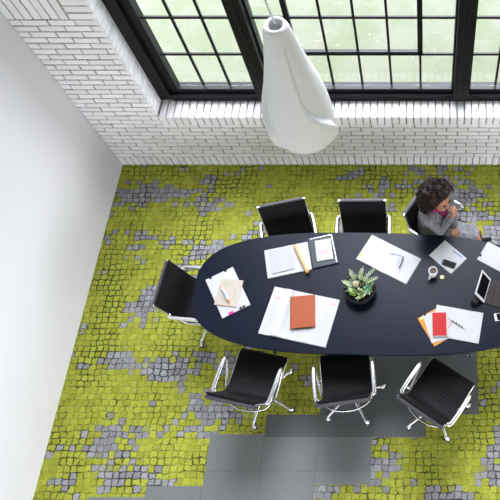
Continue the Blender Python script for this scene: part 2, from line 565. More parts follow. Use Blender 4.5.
# ------------------------------------------------------------------ room shell
XL, XR, YB, YF, ZC = -3.49, 4.6, 3.918, -5.6, 9.2
WX0, WX1, WZ0, WZ1 = -2.735, 1.445, 0.88, 7.4       # window opening
def struct(name, mb, m, **kw):
    return tag(mb.build(name, m, **kw), kind='structure')

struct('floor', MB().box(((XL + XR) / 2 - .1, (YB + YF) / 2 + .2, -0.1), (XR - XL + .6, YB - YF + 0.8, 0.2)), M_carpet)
struct('wall_left', MB().box((XL - 0.15, (YB + YF) / 2 + .25, ZC / 2), (0.3, YB - YF + 0.9, ZC + .2)), M_plaster)
wr = MB()                                             # right wall; unseen wide bay opened to brighten the left wall
OY0, OY1, OZ0, OZ1 = -3.6, 1.6, 0.5, 2.1
for (y0, y1, z0, z1) in ((YF - .2, OY0, -.1, ZC + .1), (OY1, YB + .7, -.1, ZC + .1), (OY0, OY1, -.1, OZ0), (OY0, OY1, OZ1, ZC + .1)):
    wr.box((XR + .15, (y0 + y1) / 2, (z0 + z1) / 2), (.3, y1 - y0, z1 - z0))
struct('wall_right', wr, M_plaster)
wf = MB()                                             # rear wall behind the camera; unseen low bay opened to light the brick wall
OX0, OX1 = -3.2, 4.2
RZ1 = 3.0
for (x0, x1, z0, z1) in ((XL - .3, OX0, -.1, ZC + .1), (OX1, XR + .3, -.1, ZC + .1), (OX0, OX1, -.1, OZ0), (OX0, OX1, RZ1, ZC + .1)):
    wf.box(((x0 + x1) / 2, YF - .15, (z0 + z1) / 2), (x1 - x0, .3, z1 - z0))
struct('wall_front', wf, M_concrete)
struct('ceiling', MB().box(((XL + XR) / 2, (YB + YF) / 2 + .25, ZC + 0.1), (XR - XL + .6, YB - YF + 1.0, 0.2)), M_ceiling)
lawn = struct('lawn', MB().box((0, 6, -0.32), (70, 50, 0.2)), M_grass)

# brick wall: real bricks standing proud of a mortar backing
back = MB()
YM = YB + 0.008
def backing(x0, x1, z0, z1, y1=4.33):
    back.box(((x0 + x1) / 2, (YM + y1) / 2, (z0 + z1) / 2), (x1 - x0, y1 - YM, z1 - z0))
backing(XL, XR, 0, WZ0 - 0.03)
backing(XL, WX0 - 0.008, WZ0 - 0.03, ZC)
backing(WX1 + 0.008, XR, WZ0 - 0.03, ZC)
backing(WX0 - 0.008, WX1 + 0.008, WZ1, ZC)
struct('wall_back', back, M_mortar)
br = MB()
J = 0.013
CH = 0.0655
def brick(x0, x1, z0, z1, y0=None, d=0.05, bev=0.003):
    jx = random.uniform(-.002, .002); jy = random.uniform(-.003, .002)
    y0 = YB if y0 is None else y0
    br.cbox(((x0 + x1) / 2 + jx, y0 + d / 2 + jy, (z0 + z1) / 2), (x1 - x0, d, z1 - z0), bev)
def course(z, x0, x1, shift, L=0.225, hgt=CH):
    x = x0 - shift
    while x < x1 - 0.01:
        a, b = max(x, x0), min(x + L, x1)
        if b - a > 0.03:
            brick(a + J / 2, b - J / 2, z + J / 2, z + hgt - J / 2)
        x += L
def soldiers(z0, z1, x0, x1, w=0.0745):
    x = x0
    while x < x1 - 0.02:
        brick(x + J / 2, min(x + w, x1) - J / 2, z0 + J / 2, z1 - J / 2)
        x += w
soldiers(0.0, 0.155, XL, XR)
n_under = 9
for k in range(n_under):
    course(0.155 + k * CH, XL, XR, (0.0, 0.1125)[k % 2] + random.uniform(0, .02))
zs = 0.155 + n_under * CH                                  # top of the running bond under the sill
# sill: bricks on edge, sloping from the frame to the wall face
SL = []
x = WX0
k = 0
while x < WX1 - 0.02:
    w = min(0.0745, WX1 - x)
    x0, x1 = x + J / 2, x + w - J / 2
    d = random.uniform(-.003, .003)
    y0, y1 = YB - 0.012 + d, 4.16
    br.cbox(((x0 + x1) / 2, (y0 + y1) / 2, (zs + WZ0 - .012) / 2), (x1 - x0, y1 - y0, WZ0 - .012 - zs), .006)
    x += 0.0745
# piers at each side of the window
z = zs
k = n_under
while z < 2.09:
    for (x0, x1) in ((XL, WX0), (WX1, XR)):
        course(z, x0, x1, (0.0, 0.1125)[k % 2] + random.uniform(0, .02))
    z += CH; k += 1
zb = z
for (x0, x1, q0, q1) in ((XL, WX0 - .225, WX0 - .225, WX0), (WX1 + .225, XR, WX1, WX1 + .225)):
    soldiers(zb, zb + 0.42, x0, x1)
    for i in range(6):
        brick(q0 + J / 2, q1 - J / 2, zb + i * .07 + J / 2, zb + (i + 1) * .07 - J / 2)
z = zb + 0.42
k = 0
while z < ZC - 0.07:
    if z > WZ1 + .1:
        course(z, XL, XR, (0.0, 0.1125)[k % 2])
    else:
        for (x0, x1) in ((XL, WX0), (WX1, XR)):
            course(z, x0, x1, (0.0, 0.1125)[k % 2])
    z += CH; k += 1
# reveals of the window opening
z = WZ0
k = 0
while z < WZ1:
    for xs, sg in ((WX0, -1), (WX1, 1)):
        cut = 0.11 if k % 2 else 0.24
        ys = [YB + .002, YB + cut, 4.2] if cut < .2 else [YB + .002, 4.2]
        for a, b in zip(ys[:-1], ys[1:]):
            br.cbox((xs + sg * 0.02, (a + b) / 2, z + CH / 2), (0.04, b - a - .006, CH - .007), .003)
    z += CH; k += 1
struct('trim_1', br, M_brick)

# ------------------------------------------------------------------ window
YFR = 4.11
YG = 4.205
win = tag(empty('window_1', (-0.645, YFR, WZ0)), kind='structure')
win_off = Vector((-0.645, YFR, WZ0))
def wbox(mb, x0, x1, y0, y1, z0, z1, bev=0.004):
    c = Vector(((x0 + x1) / 2, (y0 + y1) / 2, (z0 + z1) / 2)) - win_off
    mb.box(c, (x1 - x0, y1 - y0, z1 - z0), bevel=bev, seg=1)
fr = MB()
wbox(fr, WX0, -2.62, YFR, 4.30, WZ0 + .012, WZ1)
wbox(fr, -2.64, -2.53, YFR + .045, 4.26, WZ0 + .1, WZ1 - .1)
wbox(fr, 1.33, WX1, YFR, 4.30, WZ0 + .012, WZ1)
wbox(fr, 1.24, 1.35, YFR + .045, 4.26, WZ0 + .1, WZ1 - .1)
wbox(fr, -2.62, 1.33, YFR + .010, 4.30, WZ0 - .02, WZ0 + .075)
wbox(fr, -2.62, 1.33, YFR + .045, 4.22, WZ0 + .07, WZ0 + .125)
wbox(fr, -2.62, 1.33, YFR, 4.30, WZ1 - .12, WZ1)
struct('window_frame', fr, M_frame, parent=win)
for (a, b) in ((-1.72, -1.57), (0.28, 0.43)):
    ms = MB()
    wbox(ms, a, b, YFR - .02, 4.30, WZ0 + .012, WZ1 - .1)
    wbox(ms, a - .02, b + .02, YFR + .055, 4.26, WZ0 + .1, WZ1 - .1)
    wbox(ms, (a + b) / 2 - .022, (a + b) / 2 + .022, YFR - .032, YFR, WZ0 + .1, WZ1 - .12)
    struct('mullion', ms, M_frame, parent=win)
zrows = [1.447 + i * .443 for i in range(10) if 1.447 + i * .443 < WZ1 - .15]
def muntins(x0, x1, xs, tee):
    mb = MB()
    for xx in xs:
        wbox(mb, xx - .011, xx + .011, YG - .018, YG + .006, WZ0 + .14, WZ1 - .1, .002)
    for zz in zrows:
        wbox(mb, x0, x1, YG - .016, YG + .006, zz - .012, zz + .012, .002)
    return struct('muntin', mb, M_frame, parent=win)
muntins(-2.54, -1.72, (-2.262, -1.995), 0)
muntins(-1.57, .28, (-0.940, -0.645, -0.350), 0)
muntins(.43, 1.25, (0.705, 0.972), 0)
sash = MB()
for xx in (-1.235, -0.055):
    wbox(sash, xx - .024, xx + .024, YG - .036, YG + .008, 1.458, 3.24, .003)
    wbox(sash, xx - .011, xx + .011, YG - .025, YG + .02, WZ0 + .14, 1.5, .002)
    wbox(sash, xx - .011, xx + .011, YG - .025, YG + .02, 3.2, WZ1 - .1, .002)
for zz in (1.478, 3.22):
    wbox(sash, -1.259, -0.031, YG - .036, YG + .006, zz - .020, zz + .022, .003)
struct('opening_sash', sash, M_frame, parent=win)
for (a, b) in ((-2.56, -1.70), (-1.59, .30), (.41, 1.27)):
    gb = MB()
    wbox(gb, a, b, YG - .003, YG + .003, WZ0 + .13, WZ1 - .1, 0)
    struct('window_pane', gb, M_glass, parent=win)

# ------------------------------------------------------------------ conference table
TC = (-0.52, 2.056)
TZ = 0.73
tbl = tag(empty('conference_table', (TC[0], TC[1], 0), R(-1.1)), 'long oval dark navy conference table covered with papers and notebooks', 'table')
def superell(a, b, n, N=160):
    out = []
    for i in range(N):
        th = 2 * PI * i / N
        cx, sy = math.cos(th), math.sin(th)
        out.append((a * math.copysign(abs(cx) ** (2 / n), cx), b * math.copysign(abs(sy) ** (2 / n), sy)))
    return out
MB().prism(superell(1.58, .592, 2.95), TZ - .028, TZ, bevel=.004, seg=2).build('tabletop', M_table, tbl)
MB().prism(superell(1.38, .42, 2.95, 80), TZ - .060, TZ - .029).build('under_frame', M_tedge, tbl)
for sx in (-1, 1):
    for sy in (-1, 1):
        lx, ly = sx * (.955 if sy < 0 else .45), sy * .365
        lg = MB()
        lg.tube([(lx * .97, ly * .9, TZ - .062), (lx, ly, .10)], [.028, .020], 14)
        lo = lg.build('leg', M_chrome, tbl, smooth=True, auto=40)
        cs = MB()
        cs.tube([(lx - .014, ly, .034), (lx + .014, ly, .034)], .034, 16)
        cs.box((lx, ly, .082), (.02, .03, .05), bevel=.004)
        cs.build('caster', M_rubber, lo, smooth=True, auto=40)
        MB().tube([(lx - .018, ly, .034), (lx + .018, ly, .034)], .021, 14).build('wheel_cap', M_chrome, lo, smooth=True, auto=40)

# ------------------------------------------------------------------ chairs
def make_chair():
    root = empty('office_chair', (0, 0, 0))
    prof = catmull([(0, -.225, .865), (0, -.195, .74), (0, -.160, .60), (0, -.128, .505), (0, -.075, .452), (0, .03, .440), (0, .15, .452), (0, .235, .455), (0, .275, .440), (0, .288, .408)], 8)
    n = len(prof)
    W = .219
    def sling(i0, i1):
        mb = MB()
        top, bot = [], []
        for i in range(i0, i1 + 1):
            p = prof[i]
            t = (prof[min(i + 1, n - 1)] - prof[max(i - 1, 0)]).normalized()
            nrm = Vector((0, -t.z, t.y))          # out of the front face
            if nrm.z < 0 and nrm.y < 0: nrm = -nrm
            rip = .0018 if i % 2 else 0.0
            top.append((p + nrm * (rip + .004), p - nrm * .010))
        vs_ = []
        xs = [-W, -W * .5, 0, W * .5, W]
        for (a, b) in top:
            vs_.append([mb.bm.verts.new((x, a.y, a.z)) for x in xs] + [mb.bm.verts.new((x, b.y, b.z)) for x in xs[::-1]])
        m = 2 * len(xs)
        for r0, r1 in zip(vs_[:-1], vs_[1:]):
            for k in range(m):
                mb.bm.faces.new((r0[k], r0[(k + 1) % m], r1[(k + 1) % m], r1[k]))
        mb.bm.faces.new(vs_[0]); mb.bm.faces.new(vs_[-1][::-1])
        return mb
    mid = 30
    sling(mid, n - 1).build('seat', M_mesh, root)
    sling(0, mid).build('backrest', M_mesh, root)
    MB().tube([(-.224, -.246, .836), (-.12, -.248, .837), (.12, -.248, .837), (.224, -.246, .836)], .022, 14, flat=.62).build('top_roll', M_band, root, smooth=True, auto=50)
    MB().tube([(-.219, .284, .412), (.219, .284, .412)], .013, 12).build('front_roll', M_mesh, root, smooth=True, auto=50)
    for s in (-1, 1):
        rail = [Vector((s * .217, p.y - (.012 if i < 26 else 0), p.z - (.004 if i < 26 else .013))) for i, p in enumerate(prof)]
        MB().tube(rail, .0095, 10, flat=1.3).build('side_rail', M_chrome, root, smooth=True, auto=60)
        arm = catmull([(s * 0.229, -.175, .655), (s * 0.248, -.150, .662), (s * 0.254, -.02, .662), (s * 0.254, .105, .655), (s * 0.254, .140, .632), (s * 0.252, .128, .590), (s * 0.242, .03, .515), (s * 0.229, -.075, .455)], 5)
        rr = []
        for i, p in enumerate(arm):
            f = i / (len(arm) - 1)
            rr.append(.0195 if f < .42 else .0195 - .0090 * min(1, (f - .42) / .12))
        MB().tube(arm, rr, 12).build('armrest', M_chrome, root, smooth=True, auto=60)
    MB().tube(catmull([(-.222, -.12, .485), (-.18, -.19, .465), (-.09, -.232, .452), (0, -.242, .448), (.09, -.232, .452), (.18, -.19, .465), (.222, -.12, .485)], 6), .008, 10).build('rear_stretcher', M_chrome, root, smooth=True)
    MB().tube(catmull([(-.222, .15, .438), (-.15, .10, .405), (0, .06, .385), (.15, .10, .405), (.222, .15, .438)], 6), .010, 10).build('seat_stretcher', M_chrome, root, smooth=True)
    MB().box((0, 0.0, .385), (.10, .26, .05), bevel=.012).build('tilt_mechanism', M_rubber, root, smooth=True, auto=40)
    c = MB().lathe([(.024, .12), (.024, .30), (.018, .305), (.018, .37)], 18).build('column', M_chrome, root, smooth=True, auto=40)
    b = MB().lathe([(.036, .085), (.042, .10), (.040, .128), (.028, .140)], 20).build('base_hub', M_chrome, root, smooth=True, auto=40)
    for k in range(5):
        a = R(72 * k)
        ca, sa = math.cos(a), math.sin(a)
        P = lambda r, z: (r * ca, r * sa, z)
        lg = MB().tube([P(.03, .112), P(.15, .104), P(.285, .084), P(.300, .080)], [.019, .015, .0115, .009], 10, flat=.9).build('leg', M_chrome, b, smooth=True, auto=60)
        cm = MB()
        q = Matrix.Translation((.300 * ca, .300 * sa, 0)) @ Matrix.Rotation(a + .6, 4, 'Z')
        for s in (-1, 1):
            cm.tube([(.012, s * .006, .029), (.012, s * .020, .029)], .029, 16, M=q)
        cm.build('caster', M_rubber, b, smooth=True, auto=40)
        hm = MB()
        hm.tube([(.0, 0, .05), (.0, 0, .085)], .007, 8, M=q)
        for s in (-1, 1):
            hm.tube([(.012, s * .0205, .031), (.012, s * .024, .031)], .020, 14, M=q)
        hm.tube([(-.010, 0, .054), (.012, 0, .063), (.030, 0, .054)], [.014, .019, .014], 10, M=q)
        hm.build('caster_cover', M_chrome, b, smooth=True, auto=40)
    return root

chair0 = make_chair()
# (x, y, facing degrees from +Y, base star angle in the room, label)
CH_SPOTS = [
    (-1.530, 1.285, -12, 41.5, 'black office chair with chrome arms, leftmost of the three along the near side'),
    (-0.705, 1.285, 8, 11.5, 'middle black office chair of the near side, standing on plain grey carpet'),
    (0.090, 1.165, -34, 0.0, 'black office chair turned aslant, rightmost of the three along the near side'),
    (-2.115, 2.062, -95, 36.0, 'black chrome-armed office chair alone at the left end of the oval table'),
    (-1.318, 2.672, 193.5, 20.0, 'empty black office chair on the window side, behind the open notebook with the tan tube'),
    (-0.605, 2.690, 180.5, 60.0, 'empty black office chair on the window side, next to the seated woman'),
    (0.112, 2.835, -122, 15.0, 'black office chair turned sideways in which the curly-haired woman sits'),
]
for i, (x, y, face, star, lab) in enumerate(CH_SPOTS):
    o = chair0 if i == 0 else copy_tree(chair0)
    o.location = (x, y, 0)
    o.rotation_euler.z = R(face)
    tag(o, lab, 'chair', 'office chairs around the conference table')
    for ch in [q for q in bpy.data.objects if q.parent == o and q.name.startswith('base_hub')]:
        ch.rotation_euler.z = R(star - face)

# ------------------------------------------------------------------ pendant lamp
PXY = (-0.667, 2.06)
lamp = tag(empty('pendant_lamp', (PXY[0], PXY[1], 3.02)), 'white sculpted teardrop pendant lamp hanging on a thin cord above the table', 'lamp')
def lamp_r(z):
    P = [(0.0, .115), (.012, .140), (.05, .170), (.12, .187), (.20, .188), (.28, .176), (.38, .153), (.50, .126), (.62, .100), (.74, .080), (.82, .068), (.86, .061), (.885, .050)]
    for (a, ra), (b, rb) in zip(P[:-1], P[1:]):
        if z <= b:
            u = (z - a) / (b - a)
            u = max(0, min(1, u))
            return ra + (rb - ra) * u
    return P[-1][1]
sm = MB()
NZ, NP = 90, 144
LS = .895
rings = []
for i in range(NZ + 1):
    z = .885 * i / NZ
    r0 = sum(lamp_r(max(0, min(.885, z + d))) for d in (-.03, -.015, 0, .015, .03)) / 5 if .03 < z < .855 else lamp_r(z)
    ring = []
    # creases: nearly straight along the neck, flaring sideways round the bulb
    low = max(0.0, min(1.0, (.44 - z) / .30))
    low = low * low * (3 - 2 * low)
    amp = .20 * max(0.0, min(1, z / .10)) * max(0.0, min(1, (.84 - z) / .14))
    for k in range(NP):
        a = 2 * PI * k / NP
        s = 0.0
        for q in range(3):
            pc = R(-68 + 120 * q) + low * R(52)
            d = (a - pc + PI) % (2 * PI) - PI
            # gentle rise towards the crease from one side, sharp drop on the other
            if d < 0:
                s += max(0.0, 1 + d / R(105)) ** 1.8
            else:
                s += max(0.0, 1 - d / R(6)) ** 1.2
        r = r0 * (1 - amp * .45 + amp * s)
        ring.append(sm.bm.verts.new((r * math.cos(a), r * math.sin(a), z * LS)))
    rings.append(ring)
inner = []
for (r, z) in ((.034, .789), (.030, .75), (.030, .70)):
    inner.append([sm.bm.verts.new((r * math.cos(2 * PI * k / NP), r * math.sin(2 * PI * k / NP), z)) for k in range(NP)])
rings += inner
for a, b in zip(rings[:-1], rings[1:]):
    for k in range(NP):
        sm.bm.faces.new((a[k], a[(k + 1) % NP], b[(k + 1) % NP], b[k]))
sm.bm.faces.new(rings[0][::-1])
sm.build('lamp_shade', M_shade, lamp, smooth=True)
MB().lathe([(.029, .705), (.029, .72), (.012, .725), (.012, .775), (.006, .795)], 20).build('lamp_socket', M_lampin, lamp, smooth=True, auto=40)
MB().tube([(0, 0, .785), (-.012, 0, .93), (-.06, 0, 1.43), (-.36, 0, 6.15)], .0042, 8).build('cord', M_cord, lamp, smooth=True)
MB().lathe([(.055, 6.148), (.055, 6.18)], 24, M=Matrix.Translation((-.36, 0, 0))).build('ceiling_rose', M_pwhite, lamp, smooth=True, auto=40)

# ------------------------------------------------------------------ things on the table
def item(name, x, y, z, deg, label, cat, group=None):
    return tag(empty(name, (x, y, z), R(deg)), label, cat, group)
def rbox(w, h, t, m, name, parent, x=0, y=0, z=0, rz=0, bev=.002, rot=None, smooth=False):
    """box whose underside lies at local z"""
    mb = MB()
    r = rot if rot is not None else Matrix.Rotation(rz, 4, 'Z')
    mb.box((x, y, z + t / 2), (w, h, t), r, bevel=min(bev, t * .4), seg=2)
    return mb.build(name, m, parent)
def lines(parent, name, m, x0, x1, y0, y1, n, z, dash=0.0, hgt=.0022, seed=1):
    """thin printed lines on a sheet"""
    rn = random.Random(seed)
    mb = MB()
    for i in range(n):
        y = y1 - (y1 - y0) * i / max(1, n - 1)
        xe = x1 - (rn.random() * dash) * (x1 - x0)
        mb.box(((x0 + xe) / 2, y, z + .0001), (xe - x0, hgt, .0002))
    return mb.build(name, m, parent)

E_ = .0006
# 1. white folder at the left end with cream card pack and marker on it
f = item('paper_folder', -1.789, 2.042, TZ, 29.5, 'white card folder with black clips under the cream envelope at the left table end', 'folder')
rbox(.265, .425, .006, M_white, 'cover', f, z=E_)
rbox(.262, .42, .0012, M_white, 'sheet', f, .003, -.004, .0066)
for (x, y) in ((-.085, .205), (.06, .205), (.075, -.202), (.045, -.203)):
    rbox(.022, .018, .012, M_black, 'binder_clip', f, x, y, E_)
rbox(.05, .024, .002, M_magtab, 'index_tab', f, -.045, -.205, .008)
e = item('envelope', -1.774, 2.034, TZ + .0088, -6.3, 'cream envelope lying aslant on the white folder, a marker on top', 'envelope')
rbox(.205, .258, .009, M_cream, 'body', e, z=0, bev=.003)
rbox(.195, .004, .0008, M_tan, 'flap_edge', e, 0, -.118, .009)
for (x, y, w, h) in ((-.035, .095, .05, .008), (-.03, .078, .07, .006), (-.03, .06, .06, .01), (.055, .0, .012, .10)):
    rbox(w, h, .0004, M_greenp, 'printed_mark', e, x, y, .009, bev=0)
mk = item('marker_pen', -1.800, 2.010, TZ + .0182, -56.6, 'white marker pen with coloured stripes lying on the cream envelope', 'pen')
mb = MB().tube([(-.075, 0, .011), (.060, 0, .011)], .011, 16); mb.build('barrel', M_pwhite, mk, smooth=True, auto=40)
MB().tube([(.060, 0, .011), (.085, 0, .011)], [.011, .008], 16).build('cap', M_orangep, mk, smooth=True, auto=40)
MB().tube([(-.088, 0, .011), (-.075, 0, .011)], [.008, .011], 16).build('end_plug', M_redp, mk, smooth=True, auto=40)
MB().box((-.01, 0, .0222), (.09, .007, .0008)).build('stripe', M_blue, mk)

# 2. large open planner with the orange notebook
g = item('planner_sheets', -1.119, 1.811, TZ, -12.3, 'large open white planner spread under the orange leather notebook', 'book')
rbox(.612, .452, .005, M_white, 'back_cover', g, z=E_)
rbox(.41, .446, .004, M_white, 'right_page', g, .095, 0, .0056)
pg = MB()
NX = 24
vs_ = []
for i in range(NX + 1):
    u = i / NX
    xx = -.30 + u * .20
    zz = .006 + (.028 * math.sin(PI * max(0, (u - .45)) / .55) ** 1.0 if u > .45 else 0.0)
    vs_.append([pg.bm.verts.new((xx, -.222, zz)), pg.bm.verts.new((xx, .222, zz + (.0 if u < .45 else -.006 * math.sin(PI * (u - .45) / .55)))), pg.bm.verts.new((xx, .222, max(.0052, zz - .002 - (.0 if u < .45 else .006 * math.sin(PI * (u - .45) / .55))))), pg.bm.verts.new((xx, -.222, zz - .002))])
for a, b in zip(vs_[:-1], vs_[1:]):
    for k in range(4):
        pg.bm.faces.new((a[k], a[(k + 1) % 4], b[(k + 1) % 4], b[k]))
pg.bm.faces.new(vs_[0]); pg.bm.faces.new(vs_[-1][::-1])
pg.build('curled_page', M_white, g, smooth=True, auto=40)
lines(g, 'red_heading', M_redp, -.275, -.215, .12, .13, 2, .0062, .2, .004, 4)
lines(g, 'red_heading', M_redp, .24, .29, .165, .175, 2, .0098, .2, .004, 5)
lines(g, 'grey_text', M_greyp, .19, .29, -.20, .13, 26, .0098, .4, .0022, 6)
lines(g, 'grey_text', M_greyp, -.285, -.215, -.18, .09, 20, .0062, .4, .0022, 7)
MB().tube([(-.125, -.214, .016), (-.125, -.195, .016)], .0085, 12).build('ring_end', M_page, g, smooth=True, auto=40)
ob = item('leather_notebook', -1.089, 1.848, TZ + .0098, 5, 'orange leather notebook lying on the open planner', 'notebook')
rbox(.205, .285, .016, M_page, 'pages', ob, 0, .0, .003)
rbox(.215, .297, .003, M_orange, 'cover', ob, z=0)
rbox(.217, .300, .004, M_orange, 'front_cover', ob, 0, 0, .019)
rbox(.013, .298, .023, M_orange, 'spine', ob, -.105, 0, 0, bev=.005)
rbox(.15, .007, .014, M_black, 'pen_loop', ob, .0, -.150, .004)
rbox(.018, .010, .006, M_black, 'strap_end', ob, .055, .149, .014)

# 3. open notebook near the window side with a writing pad and a tan tube
nb = item('open_notebook', -1.277, 2.361, TZ, 13.2, 'open cream-edged notebook with blank pages left of the navy folder', 'notebook')
rbox(.406, .292, .010, M_page, 'page_block', nb, z=E_)
rbox(.403, .288, .003, M_white, 'top_page', nb, z=.0106)
wp = item('writing_pad', -1.335, 2.362, TZ + .0138, 15.5, 'white writing pad lying on the left page of the open notebook', 'pad')
rbox(.215, .248, .008, M_page, 'page_block', wp, z=0)
rbox(.213, .246, .002, M_padtop, 'top_sheet', wp, z=.008)
lines(wp, 'faint_rule', M_greyp, -.09, .09, -.10, .10, 12, .0101, .05, .0026, 9)
tb = item('paper_tube', -1.152, 2.365, TZ + .0138, -62.8, 'slim tan cardboard tube with amber end lying across the open notebook', 'tube')
MB().tube([(-.150, 0, .017), (.142, 0, .017)], .017, 20).build('tube_body', M_tan, tb, smooth=True, auto=40)
MB().tube([(.142, 0, .017), (.158, 0, .017)], .0185, 20).build('end_cap', M_tan2, tb, smooth=True, auto=40)

# 4. navy folder with white card
nf = item('vinyl_folder', -0.962, 2.452, TZ, 14, 'glossy navy folder with white card on it beside the tan tube', 'folder')
rbox(.236, .318, .016, M_navy, 'cover', nf, z=E_, bev=.006)
rbox(.004, .30, .0015, M_chrome, 'edge_strip', nf, .108, 0, .0166)
rbox(.20, .004, .0015, M_chrome, 'edge_strip', nf, 0, .148, .0166)
cd = item('note_card', -0.949, 2.458, TZ + .0181, 10.6, 'small white card with pink lines on the navy folder', 'card')
rbox(.148, .214, .010, M_white, 'card_stack', cd, z=0)
lines(cd, 'pink_text', M_pinkp, -.055, .055, -.045, .0, 5, .010, .3, .005, 3)

# 5. open white book with glasses
bk = item('open_book', -0.346, 2.371, TZ, -28.5, 'open white book with folded glasses on it behind the succulent bowl', 'book')
rbox(.534, .290, .004, M_page, 'cover', bk, z=E_)
for s in (-1, 1):
    mb = MB()
    vs_ = []
    for i in range(13):
        u = i / 12
        xx = s * (.002 + u * .262)
        zz = .0046 + .010 * math.sin(min(1, u * 1.15) * PI * .5) * (1 - .35 * u) + .002
        vs_.append([mb.bm.verts.new(q) for q in ((xx, -.142, .0046), (xx, -.142, zz), (xx, .142, zz), (xx, .142, .0046))])
    for a, b in zip(vs_[:-1], vs_[1:]):
        for k in range(4):
            mb.bm.faces.new((a[k], a[(k + 1) % 4], b[(k + 1) % 4], b[k]))
    mb.bm.faces.new(vs_[0]); mb.bm.faces.new(vs_[-1][::-1])
    mb.build('page_block', M_white, bk, smooth=True, auto=40)
mk2 = MB(); mk2.box((-.245, -.09, .0135), (.014, .042, .001), Matrix.Rotation(R(-20), 4, 'Z'))
mk2.build('lime_sticker', M_limep, bk)
gl = item('eyeglasses', -0.225, 2.322, TZ + .0168, -20, 'dark rimmed glasses lying on the right page of the open book', 'glasses')
def rim(cx, cy):
    pts = []
    for k in range(20):
        a = 2 * PI * k / 20
        pts.append((cx, cy + .024 * math.cos(a), .022 + .019 * math.sin(a)))
    return pts
MB().tube(rim(0, .032), .0026, 8, closed=True).build('rim', M_black, gl, smooth=True)
MB().tube(rim(0, -.032), .0026, 8, closed=True).build('rim', M_black, gl, smooth=True)
MB().tube([(0, .008, .026), (.002, 0, .028), (0, -.008, .026)], .0022, 8).build('bridge', M_black, gl, smooth=True)
MB().tube(catmull([(0, .058, .028), (-.06, .060, .018), (-.115, .057, .006), (-.135, .054, .003)], 4), .0026, 8).build('temple', M_black, gl, smooth=True)
MB().tube(catmull([(0, -.058, .028), (-.018, -.056, .018), (-.03, -.02, .006), (-.035, .05, .003)], 4), .0026, 8).build('temple', M_greyp, gl, smooth=True)

# 6. sheet with phone, cup, lemon disc
sh = item('paper_sheet', 0.203, 2.396, TZ, -43.5, 'white printed sheet with a blue bar under the phone in front of the woman', 'paper')
rbox(.275, .218, .0025, M_white, 'sheet', sh, z=E_, bev=.0008)
rbox(.118, .012, .0003, M_blue, 'blue_bar', sh, .045, .082, .0031, rz=R(3), bev=0)
lines(sh, 'grey_text', M_greyp, -.12, -.02, -.02, .09, 8, .0031, .4, .0014, 12)
ph = item('smartphone', 0.214, 2.322, TZ + .0035, -21, 'black smartphone lying on the white sheet next to the coffee cup', 'phone')
rbox(.122, .060, .007, M_black, 'body', ph, bev=.003)
rbox(.108, .054, .0006, M_screen, 'screen', ph, .004, 0, .007, bev=0)
rbox(.020, .050, .0012, M_blue, 'blue_sticker', ph, -.062, .0, .0005)
cp = item('coffee_cup', 0.0635, 2.215, TZ, 0, 'white coffee cup half full of black coffee in front of the woman', 'cup')
MB().lathe([(.028, E_), (.033, .004), (.039, .035), (.042, .090), (.0415, .095), (.034, .095), (.031, .085), (.030, .070)], 32).build('body', M_ceramic, cp, smooth=True, auto=50)
MB().lathe([(.0305, .072), (.0305, .078)], 28).build('coffee', M_coffee, cp, smooth=True, auto=40)
MB().tube(catmull([(-.020, -.034, .074), (-.032, -.054, .072), (-.036, -.062, .048), (-.030, -.050, .026), (-.018, -.031, .020)], 5), .007, 10).build('handle', M_ceramic, cp, smooth=True)
tag(MB().lathe([(.016, E_), (.019, .002), (.019, .006), (.016, .008)], 24).build('biscuit', M_lemon, loc=(.146, 2.189, TZ), smooth=True, auto=40), 'small round pale yellow biscuit on the table beside the coffee cup', 'biscuit')

# 7. sheet at the right edge with a clip
rs = item('letter_pad', 0.655, 2.385, TZ, -31, 'white pad with a black clip at the right edge of the photo, beyond the tablet', 'pad')
rbox(.30, .215, .004, M_white, 'sheets', rs, z=E_)
rbox(.020, .024, .010, M_black, 'clip', rs, -.142, -.055, E_)

# 8. tablet leaning on its brown cover
tbz = item('tablet_computer', 0.552, 2.055, TZ, R(0), 'white-framed tablet propped up on its dark brown leather cover', 'tablet')
tbz.rotation_euler.z = R(-17.6)
TH = R(57)
rotT = Matrix.Rotation(TH, 4, 'Y')
mT = MB(); mT.box((-.045, 0, .078), (.170, .242, .008), rotT, bevel=.003, seg=3)
tab = mT.build('body', M_pwhite, tbz)
nvec = Vector((math.sin(TH), 0, math.cos(TH)))
mS = MB(); mS.box(Vector((-.045, 0, .078)) + nvec * .0044, (.142, .198, .0012), rotT)
mS.build('screen', M_screen, tab)
mC = MB()
mC.box(Vector((-.045, 0, .078)) - nvec * .0065, (.174, .248, .004), rotT, bevel=.0015)
mC.build('back_cover', M_brown, tbz)
mS2 = MB(); mS2.box((-.060, 0, .044), (.005, .12, .086), Matrix.Rotation(R(-8), 4, 'Y'), bevel=.002)
mS2.build('stand_flap', M_brown, tbz)
for i in range(3):
    rbox(.058, .248, .008, M_brown, 'cover_fold', tbz, .035 + i * .060, 0, E_ + .0005 * i, bev=.003)
sp = item('dark_puck', 0.440, 1.945, TZ, 0, 'small round black puck standing in for the cover back behind the propped tablet', 'speaker')  # made-up puck for the dark spot at the tablet cover
MB().lathe([(.034, E_), (.040, .006), (.041, .028), (.036, .038), (.020, .042)], 28).build('body', M_black, sp, smooth=True, auto=40)
MB().lathe([(.024, .041), (.022, .0445)], 24).build('puck_top', M_bowl, sp, smooth=True, auto=40)

